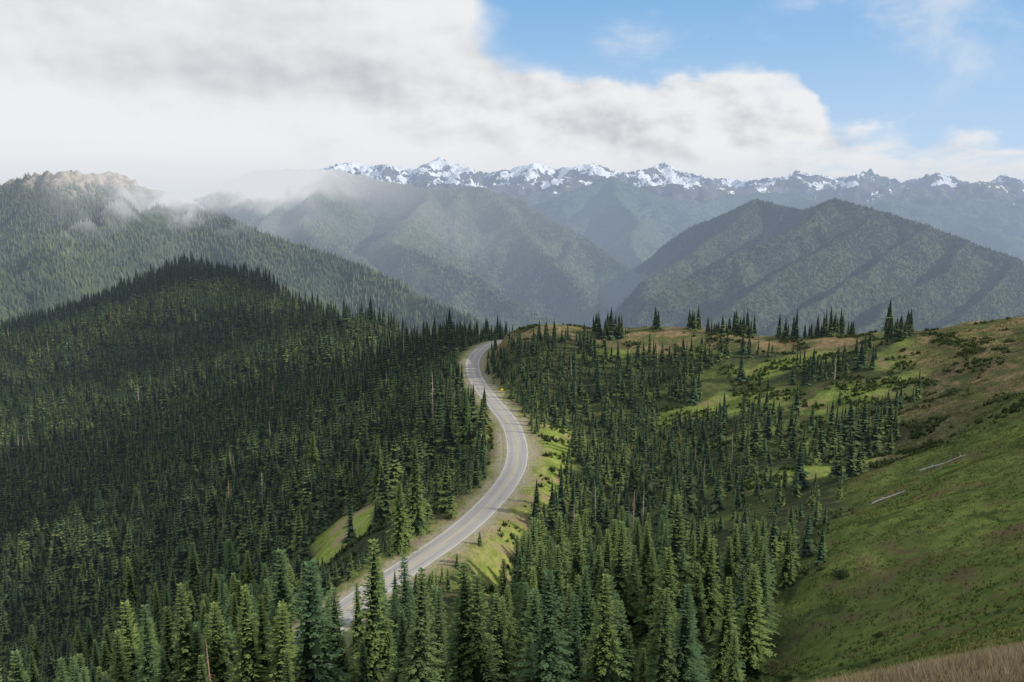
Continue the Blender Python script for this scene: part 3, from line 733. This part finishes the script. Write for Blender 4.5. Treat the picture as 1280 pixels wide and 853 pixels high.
# ---------- road sign ----------
m_met,N=newmat("galvanised_steel"); p=pos(N); finish(N,N.mix(N.noise(p,6,3,.6),(.3,.3,.3),(.42,.42,.42)),.5,paint_haze=False)
m_sy,N=newmat("yellow_sign_paint"); p=pos(N); finish(N,N.mix(N.noise(p,4,3,.6),(.75,.42,.03),(.8,.5,.05)),.5,paint_haze=False)
idx=int(np.argmin(np.abs(RD[:,1]-262))); sx,sy=RD[idx,:2]+nor[idx]*3.9
e=addobj("road_sign",None,None,label="yellow diamond warning sign on a steel post beside the road",category="road sign"); e.location=(sx,sy,RZ-.2)
e.rotation_euler=(0,0,.15)
def box(name,x,y,z,sx_,sy_,sz_,mat,par,rot=0):
    V=[(i*sx_/2,j*sy_/2,k*sz_/2) for i in (-1,1) for j in (-1,1) for k in (-1,1)]
    Fc=[(0,1,3,2),(4,6,7,5),(0,4,5,1),(2,3,7,6),(0,2,6,4),(1,5,7,3)]
    me=mesh_np(name,V,Fc,4); o=addobj(name,me,mat); o.parent=par; o.location=(x,y,z); o.rotation_euler=(0,rot,0)
    bv=o.modifiers.new("b","BEVEL"); bv.width=min(sx_,sy_,sz_)*.2; return o
box("post",0,.03,1.35,.08,.06,2.7,m_met,e); box("sign_plate",0,-.02,2.5,.8,.025,.8,m_sy,e,math.radians(45))
# ---------- unseen ragged sheet added overhead to shade the left forest ----------
CH=620.; shx=math.sin(SAZ)/math.tan(SEL)*CH; shy=math.cos(SAZ)/math.tan(SEL)*CH
gx=np.arange(-760,130,10.); gy=np.arange(70,1300,10.); QX,QY=np.meshgrid(gx,gy)
cn=fbm(QX/150,QY/110,3,91)
cov=sst(.0,.12,cn+.04*sst(-20,-120,QX))
cov*=sst(14,60,road_x(np.clip(QY,110,370))-QX)                 # shade left out so the road stays sunlit
cov*=1-np.exp(-(((QX+38)/32)**2+((QY-187)/42)**2))             # shade left out of the clearing
cov*=sst(110,190,QY)
for ax_,lo,hi in ((QX,-760,120),(QY,70,1290)): cov*=sst(lo,lo+90,ax_)*sst(hi,hi-60,ax_)
cz=CH-90+fbm(QX/120,QY/120,4,95)*30
me=mesh_np("added_cloud",np.stack([QX+shx,QY+shy,cz],-1).reshape(-1,3),gridfaces(len(gx),len(gy)),4); smooth(me); fattr(me,"cover",cov*.9)
m_cl,N=newmat("shade_vapour"); df=N.new('ShaderNodeBsdfTranslucent'); df.inputs[0].default_value=(.9,.9,.9,1); tr=N.new('ShaderNodeBsdfTransparent')
mx=N.new('ShaderNodeMixShader'); N.l.new(N.attr("cover"),mx.inputs[0]); N.l.new(tr.outputs[0],mx.inputs[1]); N.l.new(df.outputs[0],mx.inputs[2])
oo=N.new('ShaderNodeOutputMaterial'); N.l.new(mx.outputs[0],oo.inputs[0])
addobj("added_cloud",me,m_cl,kind="stuff",label="unseen broken vapour layer added to shade the left forest",category="added_cloud")
# ---------- world ----------
w=bpy.data.worlds.new("World"); scene.world=w; w.use_nodes=True; w.node_tree.nodes.clear(); N=NT(w.node_tree)
w.cycles.sampling_method='NONE'
sky=N.new('ShaderNodeTexSky',sky_type='NISHITA'); sky.sun_disc=False; sky.sun_elevation=SEL; sky.sun_rotation=SAZ; sky.altitude=1600; sky.air_density=1.0; sky.dust_density=.6; sky.ozone_density=1.5
tc=N.new('ShaderNodeTexCoord'); sp=N.new('ShaderNodeSeparateXYZ'); N.l.new(tc.outputs['Generated'],sp.inputs[0]); x,y,z=sp.outputs
az=N.m('ARCTAN2',x,y); el=N.m('ARCSINE',z)
uv=N.comb(az,N.m('MULTIPLY',el,1.6),0.)
fc=N.new('ShaderNodeFloatCurve'); 
cur=fc.mapping.curves[0]
def azp(px): return math.atan((px-640)/F/1.0)
def ely(py): return (270-py)*.00087
pts=[(-.8,.95),(azp(540),.82),(azp(590),.60),(azp(620),.46),(azp(645),.39),(azp(680),.345),(azp(730),.325),(azp(780),.295),(azp(830),.33),(azp(880),.345),(azp(950),.33),(azp(1000),.28),(azp(1025),.22),(azp(1060),.18),(azp(1110),.195),(azp(1160),.16),(azp(1210),.155),(azp(1280),.14),(.8,.13)]
cv=[((a+.8)/1.6,b) for a,b in pts]
cur.points[0].location=cv[0]; cur.points[1].location=cv[-1]
for q in cv[1:-1]: cur.points.new(*q)
fc.mapping.update()
wob=N.noise(uv,6.,3,.5)
azw=N.m('ADD',az,N.m('MULTIPLY',N.m('SUBTRACT',wob,.5),.12))
N.put(fc.inputs['Value'],N.m('DIVIDE',N.m('ADD',azw,.8),1.6,clamp=True))
bound=N.m('MULTIPLY',fc.outputs[0],.5)
na=N.noise(uv,11.,6,.50,.0); nb=N.noise(uv,34.,3,.55)
SH=N.new('ShaderNodeVectorMath',operation='ADD'); N.put(SH.inputs[0],uv); SH.inputs[1].default_value=(.012,.018,0)
na2=N.noise(SH.outputs[0],11.,4,.50,.0)
edge=N.m('ADD',N.m('SUBTRACT',bound,el),N.m('ADD',N.m('MULTIPLY',N.m('SUBTRACT',na,.5),.11),N.m('MULTIPLY',N.m('SUBTRACT',nb,.5),.030)))
awid=N.m('ADD',.016,N.m('MULTIPLY',N.ss(el,.145,.19),.10))
alpha=N.ss(edge,-.008,awid)
def gauss(cx,cy,rx,ry):
    a=N.m('DIVIDE',N.m('SUBTRACT',az,cx),rx); b=N.m('DIVIDE',N.m('SUBTRACT',el,cy),ry)
    return N.m('EXPONENT',N.m('MULTIPLY',N.m('ADD',N.m('MULTIPLY',a,a),N.m('MULTIPLY',b,b)),-1.))
# pale blue gaps opening low over the far peaks
gapn=N.noise(N.comb(N.m('MULTIPLY',az,1.),N.m('MULTIPLY',el,3.2),1.7),10.,4,.5)
gap=N.m('MULTIPLY',N.m('MULTIPLY',N.ss(az,azp(900),azp(1120)),N.ss(gapn,.46,.62)),.6)
alpha=N.m('MULTIPLY',alpha,N.m('SUBTRACT',1.,gap))
wv=N.comb(az,N.m('MULTIPLY',el,1.6),3.3); wn=N.noise(wv,5.,5,.6,.2)
wn=N.m('ADD',wn,N.m('ADD',N.m('MULTIPLY',gauss(azp(765),ely(48),.05,.020),.18),N.m('MULTIPLY',gauss(azp(1130),ely(0),.14,.02),.15)))
wisp=N.m('MULTIPLY',N.ss(wn,.50,.82),.75)
alpha=N.m('MAXIMUM',alpha,wisp)
over=N.m('MULTIPLY',N.ss(el,.32,.5),.75)   # even pale cover added above the view to whiten ambient light
alpha=N.m('MAXIMUM',alpha,over)
cum=gauss(azp(930),ely(125),.34,.07)
lit=N.m('MULTIPLY',N.m('SUBTRACT',na,na2),N.m('ADD',.5,N.m('MULTIPLY',cum,1.1)))
low=N.noise(N.comb(az,N.m('MULTIPLY',el,2.0),7.7),3.8,4,.46)
br=N.m('ADD',.84,lit)
br=N.m('ADD',br,N.m('MULTIPLY',N.ss(edge,.06,.0),.05))
br=N.m('ADD',br,N.m('MULTIPLY',N.m('SUBTRACT',low,.5),.48))
br=N.m('SUBTRACT',br,N.m('MULTIPLY',gauss(azp(370),ely(98),.28,.032),.22))
br=N.m('SUBTRACT',br,N.m('MULTIPLY',gauss(azp(640),ely(165),.26,.020),.14))
br=N.m('SUBTRACT',br,N.m('MULTIPLY',gauss(azp(120),ely(20),.30,.03),.10))
br=N.m('ADD',br,N.m('MULTIPLY',gauss(azp(80),ely(170),.28,.050),.08))
br=N.m('MINIMUM',N.m('MAXIMUM',br,.36),.93)
ccol=N.mix(N.ss(br,.3,.92),(.47,.48,.53),(.86,.865,.88))
vm=N.new('ShaderNodeVectorMath',operation='SCALE'); N.l.new(sky.outputs[0],vm.inputs[0]); vm.inputs['Scale'].default_value=.085
skc=N.mix(.75,vm.outputs[0],(.27,.55,.92))
hz=N.ss(el,.26,.05); skc=N.mix(N.m('MULTIPLY',hz,.6),skc,(.62,.76,.92))
ccol=N.mix(N.m('MULTIPLY',N.ss(el,.085,.03),.55),ccol,(.64,.69,.76))
col=N.mix(alpha,skc,ccol)
bg=N.new('ShaderNodeBackground'); N.l.new(col,bg.inputs[0]); bg.inputs[1].default_value=1.0
wo=N.new('ShaderNodeOutputWorld'); N.l.new(bg.outputs[0],wo.inputs[0])
# ---------- sun ----------
sd=Vector((math.cos(SEL)*math.sin(SAZ),math.cos(SEL)*math.cos(SAZ),math.sin(SEL)))
sl=bpy.data.lights.new("sun",'SUN'); sl.energy=5.0; sl.angle=math.radians(.5); sl.color=(1,.93,.79)
so=bpy.data.objects.new("sun",sl); coll.objects.link(so); so.rotation_euler=sd.to_track_quat('Z','Y').to_euler()
# ---------- camera ----------
cd=bpy.data.cameras.new("camera"); cd.lens=30.0; cd.sensor_width=36; cd.clip_start=.3; cd.clip_end=120000
co=bpy.data.objects.new("camera",cd); coll.objects.link(co); co.rotation_euler=(math.pi/2-PIT,0,0); scene.camera=co
scene.view_settings.view_transform='Standard'; scene.view_settings.look='None'; scene.view_settings.exposure=0
